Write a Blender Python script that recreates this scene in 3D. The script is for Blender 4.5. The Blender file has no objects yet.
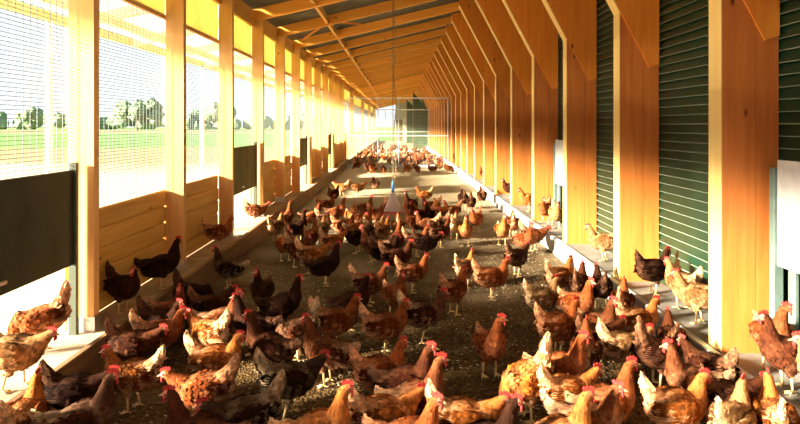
import bpy, bmesh, math, random
from mathutils import Vector, Matrix, kdtree, noise

# ------------------------------------------------------------------ camera, sky, sun, exposure
SC = bpy.context.scene
COL = SC.collection
R = math.radians
F_PX, W_PX, H_PX = 560.0, 800.0, 424.0
VPX, VPY = 398.0, 125.0                      # vanishing point of the aisle in the photograph
EYE = 1.6

cam_d = bpy.data.cameras.new('camera'); cam = bpy.data.objects.new('camera', cam_d); COL.objects.link(cam)
cam.location = (0, 0, EYE); cam.rotation_euler = (R(90), 0, 0)
cam_d.sensor_width = 36; cam_d.lens = 36 * F_PX / W_PX
cam_d.shift_x = (W_PX / 2 - VPX) / W_PX
cam_d.shift_y = -(H_PX / 2 - VPY) / W_PX
cam_d.clip_start = 0.02; cam_d.clip_end = 900
SC.camera = cam

world = bpy.data.worlds.new('sky'); SC.world = world; world.use_nodes = True
wn = world.node_tree.nodes; wl = world.node_tree.links
for n in list(wn): wn.remove(n)
w_out = wn.new('ShaderNodeOutputWorld'); w_bg = wn.new('ShaderNodeBackground')
w_tc = wn.new('ShaderNodeTexCoord'); w_sep = wn.new('ShaderNodeSeparateXYZ'); w_rmp = wn.new('ShaderNodeValToRGB')
wl.new(w_tc.outputs['Generated'], w_sep.inputs[0]); wl.new(w_sep.outputs['Z'], w_rmp.inputs[0])
wl.new(w_rmp.outputs[0], w_bg.inputs[0]); wl.new(w_bg.outputs[0], w_out.inputs[0])
w_rmp.color_ramp.elements[0].position = 0.0; w_rmp.color_ramp.elements[0].color = (0.88, 0.96, 1.0, 1)
w_rmp.color_ramp.elements[1].position = 0.75; w_rmp.color_ramp.elements[1].color = (0.62, 0.84, 1.0, 1)
w_bg.inputs['Strength'].default_value = 0.27

sun_d = bpy.data.lights.new('sun', 'SUN'); sun = bpy.data.objects.new('sun', sun_d); COL.objects.link(sun)
sun_d.energy = 10.0; sun_d.color = (1.0, 0.86, 0.64); sun_d.angle = R(7.0)
sun.rotation_euler = Vector((1.0, 0.42, -0.30)).to_track_quat('-Z', 'Y').to_euler()

SC.view_settings.view_transform = 'Standard'; SC.view_settings.look = 'None'
SC.view_settings.gamma = 1.0; SC.view_settings.use_curve_mapping = False
SC.view_settings.exposure = 2.25
SC.cycles.max_bounces = 8; SC.cycles.diffuse_bounces = 6

random.seed(7)

# ------------------------------------------------------------------ materials
def mat(name):
    m = bpy.data.materials.new(name); m.use_nodes = True
    nt = m.node_tree; b = nt.nodes['Principled BSDF']
    return m, nt, b
def node(nt, kind, **kw):
    n = nt.nodes.new(kind)
    for k, v in kw.items(): setattr(n, k, v)
    return n
def ramp(nt, stops):
    r = nt.nodes.new('ShaderNodeValToRGB'); e = r.color_ramp.elements
    while len(e) < len(stops): e.new(0.5)
    for q, (p, c) in zip(e, stops): q.position = p; q.color = (*c, 1)
    return r
def mixc(nt, a, b, fac, kind='MIX'):
    m = nt.nodes.new('ShaderNodeMix'); m.data_type = 'RGBA'; m.blend_type = kind
    for sock, v in ((m.inputs[0], fac), (m.inputs[6], a), (m.inputs[7], b)):
        if hasattr(v, 'links'): nt.links.new(v, sock)
        elif isinstance(v, (int, float)): sock.default_value = v
        else: sock.default_value = (*v, 1)
    return m.outputs[2]
def noise_col(name, c1, c2, scale, stretch=(1, 1, 1), rough=0.7, bump=0.0, detail=6, spec=0.3, bscale=None):
    m, nt, b = mat(name)
    tc = node(nt, 'ShaderNodeTexCoord'); mp = node(nt, 'ShaderNodeMapping'); mp.inputs['Scale'].default_value = stretch
    nt.links.new(tc.outputs['Object'], mp.inputs[0])
    n = node(nt, 'ShaderNodeTexNoise'); n.inputs['Scale'].default_value = scale; n.inputs['Detail'].default_value = detail
    nt.links.new(mp.outputs[0], n.inputs[0])
    r = ramp(nt, ((0.3, c1), (0.7, c2))); nt.links.new(n.outputs[0], r.inputs[0])
    nt.links.new(r.outputs[0], b.inputs['Base Color'])
    b.inputs['Roughness'].default_value = rough; b.inputs['Specular IOR Level'].default_value = spec
    if bump:
        bp = node(nt, 'ShaderNodeBump'); bp.inputs['Strength'].default_value = bump; bp.inputs['Distance'].default_value = 0.01
        n2 = n
        if bscale:
            n2 = node(nt, 'ShaderNodeTexNoise'); n2.inputs['Scale'].default_value = bscale; nt.links.new(mp.outputs[0], n2.inputs[0])
        nt.links.new(n2.outputs[0], bp.inputs['Height']); nt.links.new(bp.outputs[0], b.inputs['Normal'])
    return m
def wood(name, c1, c2, knot, axis, rough=0.6):
    """pine with long grain along an axis and scattered knots; every board is shifted by its own random number"""
    m, nt, b = mat(name)
    tc = node(nt, 'ShaderNodeTexCoord'); oi = node(nt, 'ShaderNodeObjectInfo')
    ad = node(nt, 'ShaderNodeVectorMath', operation='MULTIPLY_ADD')
    mul = node(nt, 'ShaderNodeVectorMath', operation='SCALE'); mul.inputs[0].default_value = (13.7, 7.3, 9.1)
    nt.links.new(oi.outputs['Random'], mul.inputs['Scale'])
    add = node(nt, 'ShaderNodeVectorMath', operation='ADD'); nt.links.new(tc.outputs['Object'], add.inputs[0]); nt.links.new(mul.outputs[0], add.inputs[1])
    st = [9.0, 9.0, 9.0]; st['XYZ'.index(axis)] = 0.7
    mp = node(nt, 'ShaderNodeMapping'); mp.inputs['Scale'].default_value = st; nt.links.new(add.outputs[0], mp.inputs[0])
    n = node(nt, 'ShaderNodeTexNoise'); n.inputs['Scale'].default_value = 2.2; n.inputs['Detail'].default_value = 5; n.inputs['Distortion'].default_value = 0.6
    nt.links.new(mp.outputs[0], n.inputs[0])
    r = ramp(nt, ((0.25, c1), (0.75, c2))); nt.links.new(n.outputs[0], r.inputs[0])
    st2 = [5.5, 5.5, 5.5]; st2['XYZ'.index(axis)] = 2.6
    mp2 = node(nt, 'ShaderNodeMapping'); mp2.inputs['Scale'].default_value = st2; nt.links.new(add.outputs[0], mp2.inputs[0])
    v = node(nt, 'ShaderNodeTexVoronoi'); v.inputs['Scale'].default_value = 1.0; nt.links.new(mp2.outputs[0], v.inputs[0])
    kr = ramp(nt, ((0.03, (1, 1, 1)), (0.105, (0, 0, 0)))); nt.links.new(v.outputs['Distance'], kr.inputs[0])
    c = mixc(nt, r.outputs[0], knot, kr.outputs[0])
    vr = ramp(nt, ((0.0, (0.82, 0.80, 0.78)), (1.0, (1.08, 1.06, 1.05)))); nt.links.new(oi.outputs['Random'], vr.inputs[0])
    c = mixc(nt, c, vr.outputs[0], 1.0, 'MULTIPLY')
    nt.links.new(c, b.inputs['Base Color'])
    b.inputs['Roughness'].default_value = rough; b.inputs['Specular IOR Level'].default_value = 0.25
    bp = node(nt, 'ShaderNodeBump'); bp.inputs['Strength'].default_value = 0.12; bp.inputs['Distance'].default_value = 0.01
    nt.links.new(n.outputs[0], bp.inputs['Height']); nt.links.new(bp.outputs[0], b.inputs['Normal'])
    return m
def plain(name, c, rough=0.5, metal=0.0, spec=0.4):
    return noise_col(name, tuple(x * 0.86 for x in c), tuple(min(1, x * 1.1) for x in c), 14, rough=rough, spec=spec) if not metal else _metal(name, c, rough)
def _metal(name, c, rough):
    m = noise_col(name, tuple(x * 0.85 for x in c), c, 20, rough=rough); m.node_tree.nodes['Principled BSDF'].inputs['Metallic'].default_value = 1.0
    return m

M = {}
PINE1, PINE2, KNOT = (0.84, 0.26, 0.028), (0.96, 0.40, 0.055), (0.10, 0.022, 0.008)
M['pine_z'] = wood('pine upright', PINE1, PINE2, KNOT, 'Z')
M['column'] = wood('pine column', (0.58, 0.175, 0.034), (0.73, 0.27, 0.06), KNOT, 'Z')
M['pine_x'] = wood('pine across', PINE1, PINE2, KNOT, 'X')
M['rafter'] = wood('pine rafter', (0.90, 0.38, 0.05), (0.97, 0.52, 0.10), KNOT, 'X')
M['pine_y'] = wood('pine along', (0.66, 0.34, 0.07), (0.84, 0.50, 0.14), KNOT, 'Y')
M['post'] = wood('pine post', (0.81, 0.43, 0.14), (0.92, 0.57, 0.23), KNOT, 'Z')
M['lit_edge'] = wood('edge daylight tint', (0.95, 0.66, 0.22), (0.97, 0.75, 0.30), (0.5, 0.25, 0.06), 'Z')  # paler than the columns: daylight on their aisle edges put into the colour
M['pale_wood'] = wood('pale bleached pine', (0.84, 0.66, 0.40), (0.93, 0.78, 0.54), (0.5, 0.3, 0.1), 'X')
M['kerb_wood'] = noise_col('weathered board', (0.20, 0.11, 0.05), (0.34, 0.20, 0.10), 5, (4, .5, 4), 0.8, 0.3)
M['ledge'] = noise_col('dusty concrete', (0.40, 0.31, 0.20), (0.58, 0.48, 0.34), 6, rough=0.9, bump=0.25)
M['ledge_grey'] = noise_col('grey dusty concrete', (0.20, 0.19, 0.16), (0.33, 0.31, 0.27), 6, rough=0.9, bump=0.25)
M['kerb'] = noise_col('pale concrete', (0.42, 0.45, 0.46), (0.60, 0.62, 0.62), 5, rough=0.8, bump=0.15)
M['roof'] = noise_col('grey roof sheet', (0.13, 0.12, 0.085), (0.22, 0.20, 0.14), 3, rough=0.8)
M['green'] = noise_col('dark green siding', (0.004, 0.028, 0.013), (0.008, 0.046, 0.023), 2.5, rough=0.30, spec=0.5)
M['bead'] = plain('bead highlight tint', (0.26, 0.33, 0.27), 0.4)  # pale colour paints the highlight lines along the slat beads
M['green_gap'] = plain('siding backing', (0.008, 0.02, 0.013), 0.8)
M['shutter_dark'] = noise_col('black green board', (0.012, 0.018, 0.010), (0.03, 0.038, 0.02), 4, rough=0.55)
M['shutter_olive'] = noise_col('olive board', (0.10, 0.10, 0.025), (0.17, 0.15, 0.045), 4, rough=0.7)
M['shutter_white'] = plain('white panel', (0.62, 0.66, 0.68), 0.4)
M['rail'] = plain('grey green rail', (0.13, 0.20, 0.18), 0.4)
M['rail_dark'] = plain('dark green rail', (0.07, 0.085, 0.06), 0.5)
M['zinc'] = _metal('galvanised wire', (0.55, 0.60, 0.64), 0.45)
M['wire'] = plain('grey wire', (0.20, 0.25, 0.29), 0.5)
M['white_pipe'] = plain('white pipe', (0.82, 0.84, 0.84), 0.4)
M['gutter'] = plain('olive gutter', (0.42, 0.45, 0.20), 0.5)
M['chain'] = plain('dark chain', (0.20, 0.15, 0.09), 0.5)
M['hose'] = plain('tan hose', (0.33, 0.22, 0.12), 0.6)
M['blue'] = plain('blue plastic', (0.06, 0.22, 0.62), 0.35)
M['plate'] = _metal('zinc foot plate', (0.80, 0.82, 0.85), 0.4)
M['darkhole'] = plain('unlit barn sheet', (0.015, 0.022, 0.022), 0.8)  # near-black stands in for the unlit barn behind the right pop holes
M['screen'] = noise_col('green windbreak', (0.03, 0.065, 0.03), (0.06, 0.11, 0.05), 8, rough=0.8)
M['grey_wall'] = plain('grey end wall', (0.45, 0.44, 0.36), 0.8)
M['trunk'] = noise_col('bark', (0.16, 0.12, 0.08), (0.28, 0.21, 0.14), 6, (3, 3, .6), 0.9)
M['leaf'] = noise_col('far leaves', (0.11, 0.18, 0.10), (0.20, 0.29, 0.17), 0.7, rough=0.9)

def translucent(name, c, f):
    m, nt, b = mat(name)
    tr = node(nt, 'ShaderNodeBsdfTranslucent'); tr.inputs[0].default_value = (*c, 1)
    b.inputs['Roughness'].default_value = 0.5
    tc = node(nt, 'ShaderNodeTexCoord'); n = node(nt, 'ShaderNodeTexNoise'); n.inputs['Scale'].default_value = 3; nt.links.new(tc.outputs['Object'], n.inputs[0])
    r = ramp(nt, ((0.3, tuple(x * .85 for x in c)), (0.7, c))); nt.links.new(n.outputs[0], r.inputs[0])
    nt.links.new(r.outputs[0], b.inputs['Base Color']); nt.links.new(r.outputs[0], tr.inputs[0])
    mx = node(nt, 'ShaderNodeMixShader'); mx.inputs[0].default_value = f
    nt.links.new(b.outputs[0], mx.inputs[1]); nt.links.new(tr.outputs[0], mx.inputs[2])
    nt.links.new(mx.outputs[0], nt.nodes['Material Output'].inputs[0])
    return m
M['poly'] = translucent('clear corrugated sheet', (0.97, 0.95, 0.89), 0.75)
M['yellow_sheet'] = translucent('yellow sheet', (0.93, 0.88, 0.42), 0.7)
M['bell'] = translucent('milky plastic', (0.97, 0.88, 0.88), 0.6)

# litter on the floor
def litter_mat():
    m, nt, b = mat('litter')
    tc = node(nt, 'ShaderNodeTexCoord')
    n1 = node(nt, 'ShaderNodeTexNoise'); n1.inputs['Scale'].default_value = 1.1; n1.inputs['Detail'].default_value = 5
    n2 = node(nt, 'ShaderNodeTexNoise'); n2.inputs['Scale'].default_value = 38; n2.inputs['Detail'].default_value = 6
    v = node(nt, 'ShaderNodeTexVoronoi'); v.inputs['Scale'].default_value = 55
    for q in (n1, n2, v): nt.links.new(tc.outputs['Object'], q.inputs[0])
    a = ramp(nt, ((0.3, (0.066, 0.037, 0.013)), (0.7, (0.145, 0.088, 0.036)))); nt.links.new(n1.outputs[0], a.inputs[0])
    d = ramp(nt, ((0.3, (0.35, 0.33, 0.30)), (0.52, (0.95, 0.95, 0.92)), (0.75, (1.9, 1.8, 1.6)))); nt.links.new(n2.outputs[0], d.inputs[0])
    c = mixc(nt, a.outputs[0], d.outputs[0], 1.0, 'MULTIPLY')
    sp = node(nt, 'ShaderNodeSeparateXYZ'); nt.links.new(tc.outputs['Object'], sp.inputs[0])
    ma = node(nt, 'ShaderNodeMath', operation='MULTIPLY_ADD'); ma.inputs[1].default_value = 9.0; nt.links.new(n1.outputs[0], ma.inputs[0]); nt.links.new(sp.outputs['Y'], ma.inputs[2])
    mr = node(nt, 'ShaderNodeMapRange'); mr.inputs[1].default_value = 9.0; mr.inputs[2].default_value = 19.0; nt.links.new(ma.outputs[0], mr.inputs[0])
    c = mixc(nt, c, (0.52, 0.43, 0.28), mr.outputs[0])      # blends to a paler tan further along the aisle
    nt.links.new(c, b.inputs['Base Color']); b.inputs['Roughness'].default_value = 0.95; b.inputs['Specular IOR Level'].default_value = 0.1
    bp = node(nt, 'ShaderNodeBump'); bp.inputs['Strength'].default_value = 0.8; bp.inputs['Distance'].default_value = 0.02
    sm = node(nt, 'ShaderNodeMath', operation='ADD'); nt.links.new(n2.outputs[0], sm.inputs[0]); nt.links.new(v.outputs['Distance'], sm.inputs[1])
    nt.links.new(sm.outputs[0], bp.inputs['Height']); nt.links.new(bp.outputs[0], b.inputs['Normal'])
    return m
M['litter'] = litter_mat()
def ground_mat():
    m, nt, b = mat('yard and field')
    tc = node(nt, 'ShaderNodeTexCoord'); sp = node(nt, 'ShaderNodeSeparateXYZ'); nt.links.new(tc.outputs['Object'], sp.inputs[0])
    n = node(nt, 'ShaderNodeTexNoise'); n.inputs['Scale'].default_value = 0.12; n.inputs['Detail'].default_value = 8; nt.links.new(tc.outputs['Object'], n.inputs[0])
    ma = node(nt, 'ShaderNodeMath', operation='MULTIPLY_ADD'); ma.inputs[1].default_value = 22.0; nt.links.new(n.outputs[0], ma.inputs[0]); nt.links.new(sp.outputs['Y'], ma.inputs[2])
    dv = node(nt, 'ShaderNodeMath', operation='DIVIDE'); dv.inputs[1].default_value = 300.0; nt.links.new(ma.outputs[0], dv.inputs[0])
    r = ramp(nt, ((0.0, (0.66, 0.57, 0.44)), (0.105, (0.58, 0.48, 0.34)), (0.125, (0.27, 0.21, 0.11)), (0.165, (0.26, 0.22, 0.11)), (0.185, (0.13, 0.25, 0.07)), (0.42, (0.14, 0.27, 0.08)), (0.47, (0.30, 0.22, 0.15)), (0.56, (0.30, 0.24, 0.16)), (0.6, (0.18, 0.26, 0.09))))
    nt.links.new(dv.outputs[0], r.inputs[0])
    n2 = node(nt, 'ShaderNodeTexNoise'); n2.inputs['Scale'].default_value = 9; n2.inputs['Detail'].default_value = 8; nt.links.new(tc.outputs['Object'], n2.inputs[0])
    d = ramp(nt, ((0.3, (0.75, 0.75, 0.75)), (0.7, (1.2, 1.2, 1.2)))); nt.links.new(n2.outputs[0], d.inputs[0])
    nt.links.new(mixc(nt, r.outputs[0], d.outputs[0], 1.0, 'MULTIPLY'), b.inputs['Base Color'])
    b.inputs['Roughness'].default_value = 0.95; b.inputs['Specular IOR Level'].default_value = 0.1
    return m
M['yard'] = ground_mat()

# ------------------------------------------------------------------ mesh helpers
class MB:
    def __init__(s): s.v = []; s.f = []
    def box(s, x0, x1, y0, y1, z0, z1):
        b = len(s.v)
        s.v += [(x0, y0, z0), (x1, y0, z0), (x1, y1, z0), (x0, y1, z0), (x0, y0, z1), (x1, y0, z1), (x1, y1, z1), (x0, y1, z1)]
        s.f += [tuple(b + i for i in q) for q in ((0, 3, 2, 1), (4, 5, 6, 7), (0, 1, 5, 4), (1, 2, 6, 5), (2, 3, 7, 6), (3, 0, 4, 7))]
        return s
    def prism_xz(s, pts, y0, y1):                        # polygon in XZ given counter-clockwise seen from -Y
        b = len(s.v); n = len(pts)
        s.v += [(x, y0, z) for x, z in pts] + [(x, y1, z) for x, z in pts]
        s.f.append(tuple(b + i for i in range(n))); s.f.append(tuple(b + n + i for i in reversed(range(n))))
        for i in range(n):
            j = (i + 1) % n; s.f.append((b + j, b + i, b + n + i, b + n + j))
        return s
    def tube(s, p, q, r0, r1=None, n=8):
        r1 = r0 if r1 is None else r1
        p = Vector(p); q = Vector(q); d = (q - p).normalized()
        u = d.orthogonal().normalized(); w = d.cross(u); b = len(s.v)
        for c, r in ((p, r0), (q, r1)):
            for i in range(n):
                a = 2 * math.pi * i / n; s.v.append(tuple(c + u * math.cos(a) * r + w * math.sin(a) * r))
        for i in range(n):
            j = (i + 1) % n; s.f.append((b + i, b + j, b + n + j, b + n + i))
        s.f.append(tuple(b + i for i in reversed(range(n)))); s.f.append(tuple(b + n + i for i in range(n)))
        return s
    def lathe(s, prof, n=20, c=(0, 0)):
        b = len(s.v)
        for r, z in prof:
            for i in range(n):
                a = 2 * math.pi * i / n; s.v.append((c[0] + r * math.cos(a), c[1] + r * math.sin(a), z))
        for k in range(len(prof) - 1):
            for i in range(n):
                j = (i + 1) % n; s.f.append((b + k * n + i, b + k * n + j, b + (k + 1) * n + j, b + (k + 1) * n + i))
        return s
    def torus(s, c, R_, r, ax, n=10, k=5):
        ax = Vector(ax).normalized(); u = ax.orthogonal().normalized(); w = ax.cross(u); b = len(s.v)
        for i in range(n):
            a = 2 * math.pi * i / n; d = u * math.cos(a) + w * math.sin(a) * 1.5
            for j in range(k):
                t = 2 * math.pi * j / k; s.v.append(tuple(Vector(c) + d * R_ + (d.normalized() * math.cos(t) + ax * math.sin(t)) * r))
        for i in range(n):
            for j in range(k):
                s.f.append((b + i * k + j, b + ((i + 1) % n) * k + j, b + ((i + 1) % n) * k + (j + 1) % k, b + i * k + (j + 1) % k))
        return s
    def mesh(s, name, m, smooth=False):
        me = bpy.data.meshes.new(name); me.from_pydata(s.v, [], s.f); me.update()
        if m: me.materials.append(m)
        if smooth: me.shade_smooth()
        return me
    def build(s, name, m, parent=None, smooth=False, loc=(0, 0, 0), bevel=0):
        me = s.mesh(name, m, smooth)
        if bevel:
            bm = bmesh.new(); bm.from_mesh(me)
            bmesh.ops.bevel(bm, geom=bm.edges[:], offset=bevel, segments=1, affect='EDGES'); bm.to_mesh(me); bm.free()
        return place(name, me, parent, loc)
def place(name, me, parent=None, loc=(0, 0, 0)):
    o = bpy.data.objects.new(name, me); COL.objects.link(o); o.location = loc
    if parent: o.parent = parent
    return o
def empty(name, loc=(0, 0, 0)):
    o = bpy.data.objects.new(name, None); COL.objects.link(o); o.location = loc; o.empty_display_size = 0.1
    return o
def tag(o, label, cat, group=None):
    o['label'] = label; o['category'] = cat
    if group: o['group'] = group
    return o
def struct(o, label=None):
    o['kind'] = 'structure'
    if label: o['label'] = label
    return o

# ------------------------------------------------------------------ layout numbers (metres, from the photograph's perspective)
Y1, BAY = 3.457, 1.587                       # near face of the first frame in view, spacing of the frames
def fy(n): return Y1 + (n - 1) * BAY         # near face of frame n
N0, N1 = -1, 34                              # frames built
YB, YE = fy(N0) - 1.6, fy(N1) + 0.4          # ends of the aisle
XL, XR = -2.06, 2.0                           # inner faces of the posts and the columns
LEDGE = 0.20
EAVE_Z, SLOPE = 3.22, 0.236                  # underside of the rafters at the left posts; roof rises to the right
def roof_z(x): return EAVE_Z + SLOPE * (x - XL)
OUT_X = -4.1
HATCH = {0, 3, 6, 9}
SHUT_LO, SHUT_HI = 0.67, 1.30

# ------------------------------------------------------------------ the setting: floor, ledges, yard
def grid_floor():
    mb = MB(); nx, ny = 26, 200
    for j in range(ny + 1):
        t = j / ny; y = YB + (YE - YB) * t ** 1.7
        for i in range(nx + 1):
            x = -1.95 + 3.90 * i / nx
            z = 0.016 * noise.noise(Vector((x * 2.3, y * 2.3, 0))) + 0.010 * noise.noise(Vector((x * 7, y * 7, 3)))
            mb.v.append((x, y, z))
    for j in range(ny):
        for i in range(nx):
            a = j * (nx + 1) + i; mb.f.append((a, a + 1, a + nx + 2, a + nx + 1))
    return mb.build('floor', M['litter'], smooth=True)
floor = struct(grid_floor())
def chips():
    mb = MB(); rnd = random.Random(3)
    for k in range(7000):
        y = 1.6 + 9.5 * rnd.random() ** 1.5; x = rnd.uniform(-1.9, 1.9); a = rnd.uniform(0, 6.28)
        l = rnd.uniform(0.006, 0.02); w = rnd.uniform(0.004, 0.009); z = 0.012 + rnd.random() * 0.012
        u = Vector((math.cos(a) * l, math.sin(a) * l, rnd.uniform(-.004, .004))); v = Vector((-math.sin(a) * w, math.cos(a) * w, rnd.uniform(-.003, .003)))
        c = Vector((x, y, z)); b = len(mb.v); h = Vector((0, 0, 0.004))
        mb.v += [tuple(c - u), tuple(c + v * .8), tuple(c + u), tuple(c - v), tuple(c + h)]
        mb.f += [(b, b + 3, b + 4), (b + 3, b + 2, b + 4), (b + 2, b + 1, b + 4), (b + 1, b, b + 4)]
    m = noise_col('wood chips', (0.10, 0.07, 0.04), (0.50, 0.42, 0.30), 30, rough=0.9, detail=2)
    o = mb.build('wood_chips', m, floor); o['kind'] = 'stuff'; o['label'] = 'loose wood chips and straw bits'
chips()

ground = struct(MB().box(-260, 60, -60, 420, -0.6, -0.12).build('ground_yard', M['yard']))
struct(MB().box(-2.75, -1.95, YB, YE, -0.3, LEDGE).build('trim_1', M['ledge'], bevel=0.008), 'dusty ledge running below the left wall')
MB().box(-1.95, -1.905, YB, YE, -0.05, LEDGE + 0.025).build('edge_board', M['kerb_wood'], bpy.data.objects['trim_1'], bevel=0.006)
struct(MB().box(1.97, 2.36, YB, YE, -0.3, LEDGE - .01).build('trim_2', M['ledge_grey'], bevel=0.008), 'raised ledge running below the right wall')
MB().box(1.93, 1.985, YB, YE, -0.05, LEDGE).build('kerb', M['kerb'], bpy.data.objects['trim_2'], bevel=0.008)

# ------------------------------------------------------------------ right wall: green siding, columns, haunch boards
wall_r = struct(MB().box(2.40, 2.50, YB, YE, -0.3, 4.35).build('wall_right', M['green_gap']))
SL_H = 0.075
def slat_mesh(y0, y1, name='slat'):
    mb = MB()
    mb.prism_xz([(2.354, 0.004), (2.40, 0.004), (2.40, SL_H), (2.372, SL_H), (2.354, 0.010)], y0, y1)
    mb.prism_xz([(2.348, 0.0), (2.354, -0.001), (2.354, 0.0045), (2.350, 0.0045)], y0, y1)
    return mb
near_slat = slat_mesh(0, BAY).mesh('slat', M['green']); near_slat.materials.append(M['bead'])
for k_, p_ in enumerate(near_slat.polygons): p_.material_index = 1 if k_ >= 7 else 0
far = MB()
for n in range(N0, N1):
    for k in range(55):
        z = LEDGE - 0.02 + k * SL_H
        if z > 4.2: break
        if n in (0, 3) and z < SHUT_LO + .05: continue
        if 0 <= n <= 4:
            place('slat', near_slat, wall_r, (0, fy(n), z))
        else:
            b = len(far.v); far.v += [(2.352, fy(n), z), (2.352, fy(n) + BAY, z), (2.372, fy(n) + BAY, z + SL_H), (2.372, fy(n), z + SL_H)]; far.f.append((b, b + 1, b + 2, b + 3))
o = far.build('slat', M['green'], wall_r); o['kind'] = 'stuff'

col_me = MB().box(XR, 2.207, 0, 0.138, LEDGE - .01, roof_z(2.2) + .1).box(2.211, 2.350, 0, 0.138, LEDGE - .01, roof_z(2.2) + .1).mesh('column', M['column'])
hz = lambda x: 2.12 + (2.26 - x) * 1.90
xt = 1.25
haunch_me = MB().prism_xz([(2.26, 2.12), (2.347, 2.15), (2.347, roof_z(2.347) + .16), (xt, roof_z(xt) + .16), (xt, hz(xt))], -0.014, 0.124).mesh('haunch_board', M['pine_z'])
edge_me = MB().box(XR - .006, XR, 0, 0.138, LEDGE, hz(XR)).mesh('lit_edge_strip', M['lit_edge'])  # thin added strip carrying painted daylight on the aisle edge
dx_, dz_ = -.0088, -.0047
hedge_me = MB().prism_xz([(XR + dx_, hz(XR) + dz_), (XR, hz(XR)), (xt, hz(xt)), (xt + dx_, hz(xt) + dz_)], -0.014, 0.124).mesh('lit_edge_strip', M['lit_edge'])
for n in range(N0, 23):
    place('lit_edge_strip', edge_me, wall_r, (0, fy(n), 0)); place('lit_edge_strip', hedge_me, wall_r, (0, fy(n), 0))
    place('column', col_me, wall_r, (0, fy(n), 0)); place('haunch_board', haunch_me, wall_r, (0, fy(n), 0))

# ------------------------------------------------------------------ roof: corrugated sheets, rafters, bridging
def corrugated(x0, x1, y0, y1, zoff, wl, amp, name, m, parent=None, th=0.008, step=8):
    mb = MB(); n = int((y1 - y0) / wl * step)
    for i in range(n + 1):
        y = y0 + (y1 - y0) * i / n; a = amp * math.cos(2 * math.pi * y / wl)
        for x in (x0, x1):
            mb.v.append((x, y, roof_z(x) + zoff + a)); mb.v.append((x, y, roof_z(x) + zoff + a + th))
    for i in range(n):
        a = 4 * i; b = a + 4
        mb.f += [(a, a + 2, b + 2, b), (a + 1, b + 1, b + 3, a + 3), (a, b, b + 1, a + 1), (a + 2, a + 3, b + 3, b + 2)]
    return mb.build(name, m, parent, smooth=False)
RD = 0.18                                     # rafter depth
ceiling = struct(corrugated(-2.27, 2.55, YB, YE, RD + .05, 0.146, 0.022, 'ceiling', M['roof'], step=6))
def rafter(x0, x1, th):
    return MB().prism_xz([(x0, roof_z(x0)), (x1, roof_z(x1)), (x1, roof_z(x1) + RD), (x0, roof_z(x0) + RD)], 0, th)
raf_me = rafter(-2.25, 2.34, 0.07).mesh('rafter', M['rafter'])
bri = -1.28
bri_me = MB().box(bri - .025, bri + .025, 0.075, BAY - .005, roof_z(bri) + .03, roof_z(bri) + .14).mesh('bridging', M['pine_y'])
pur_me = {}
for n in range(N0, N1 + 1):
    place('rafter', raf_me, ceiling, (0, fy(n) + .335, 0))
    if n < N1: place('bridging', bri_me, ceiling, (0, fy(n) + .335, 0))
db = MB(); y5 = fy(5) + .2
db.tube((-1.22, y5 + .1, roof_z(-1.22) + .05), (-0.75, y5 + 1.1, roof_z(-.75) + .07), 0.022, n=4); db.build('diagonal_brace', M['pine_x'], ceiling)
db = MB(); db.tube((-1.35, y5 + .2, roof_z(-1.35) + .04), (-1.9, y5 + 1.2, roof_z(-1.9) + .06), 0.022, n=4); db.build('diagonal_brace', M['pine_x'], ceiling)

# ------------------------------------------------------------------ left wall: posts, planks, wire mesh, top panels
wall_l = struct(MB().box(-2.31, -2.26, YB, YE, roof_z(-2.2) - .03, roof_z(-2.2) + .19).build('wall_left', M['pine_y']))
PO = 0.335                                   # the posts stand a little deeper than the columns
post_me = MB().box(-2.23, XL, 0, 0.068, LEDGE - .01, EAVE_Z - .01).mesh('post', M['post'])
stub_me = MB().box(-2.22, -2.10, 0, 0.10, LEDGE - .01, 1.25).mesh('stub_post', M['post'])
plk_me = [MB().box(-2.27, -2.235, 0.0, BAY, 0, 0.1552).mesh('plank', M['pine_y']) for _ in range(1)]
bm = bmesh.new(); bm.from_mesh(plk_me[0]); bmesh.ops.bevel(bm, geom=bm.edges[:], offset=0.013, segments=1, affect='EDGES'); bm.to_mesh(plk_me[0]); bm.free()
def wires(z0, z1, x=-2.25, length=BAY, dz=0.026, dy=0.066, r=0.0017):
    mb = MB(); k = int((z1 - z0) / dz)
    for i in range(k + 1): z = z0 + i * dz; mb.box(x - r, x + r, 0, length, z - r, z + r)
    k = int(length / dy)
    for i in range(k): y = (i + .5) * dy; mb.box(x - r, x + r, y - r, y + r, z0, z1)
    return mb
WZ0, WZ1 = LEDGE + 5 * 0.155, 2.62
wire_me = wires(WZ0, WZ1).mesh('wire_mesh', M['wire'])
wire_hatch = wires(SHUT_HI, WZ1).mesh('wire_mesh', M['wire'])
pan_me = corr = None
pm = MB(); pm.box(-2.25, -2.24, 0.06, BAY, 2.66, 3.20); pan_me = pm.mesh('top_panel', M['yellow_sheet'])
bat_me = MB().box(-2.27, -2.235, 0.0, BAY, 2.62, 2.66).mesh('batten', M['post'])
top_me = MB().box(-2.235, -2.195, 0.068, BAY, EAVE_Z - .12, EAVE_Z + .13).mesh('eave_plank', M['pine_y'])
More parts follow.
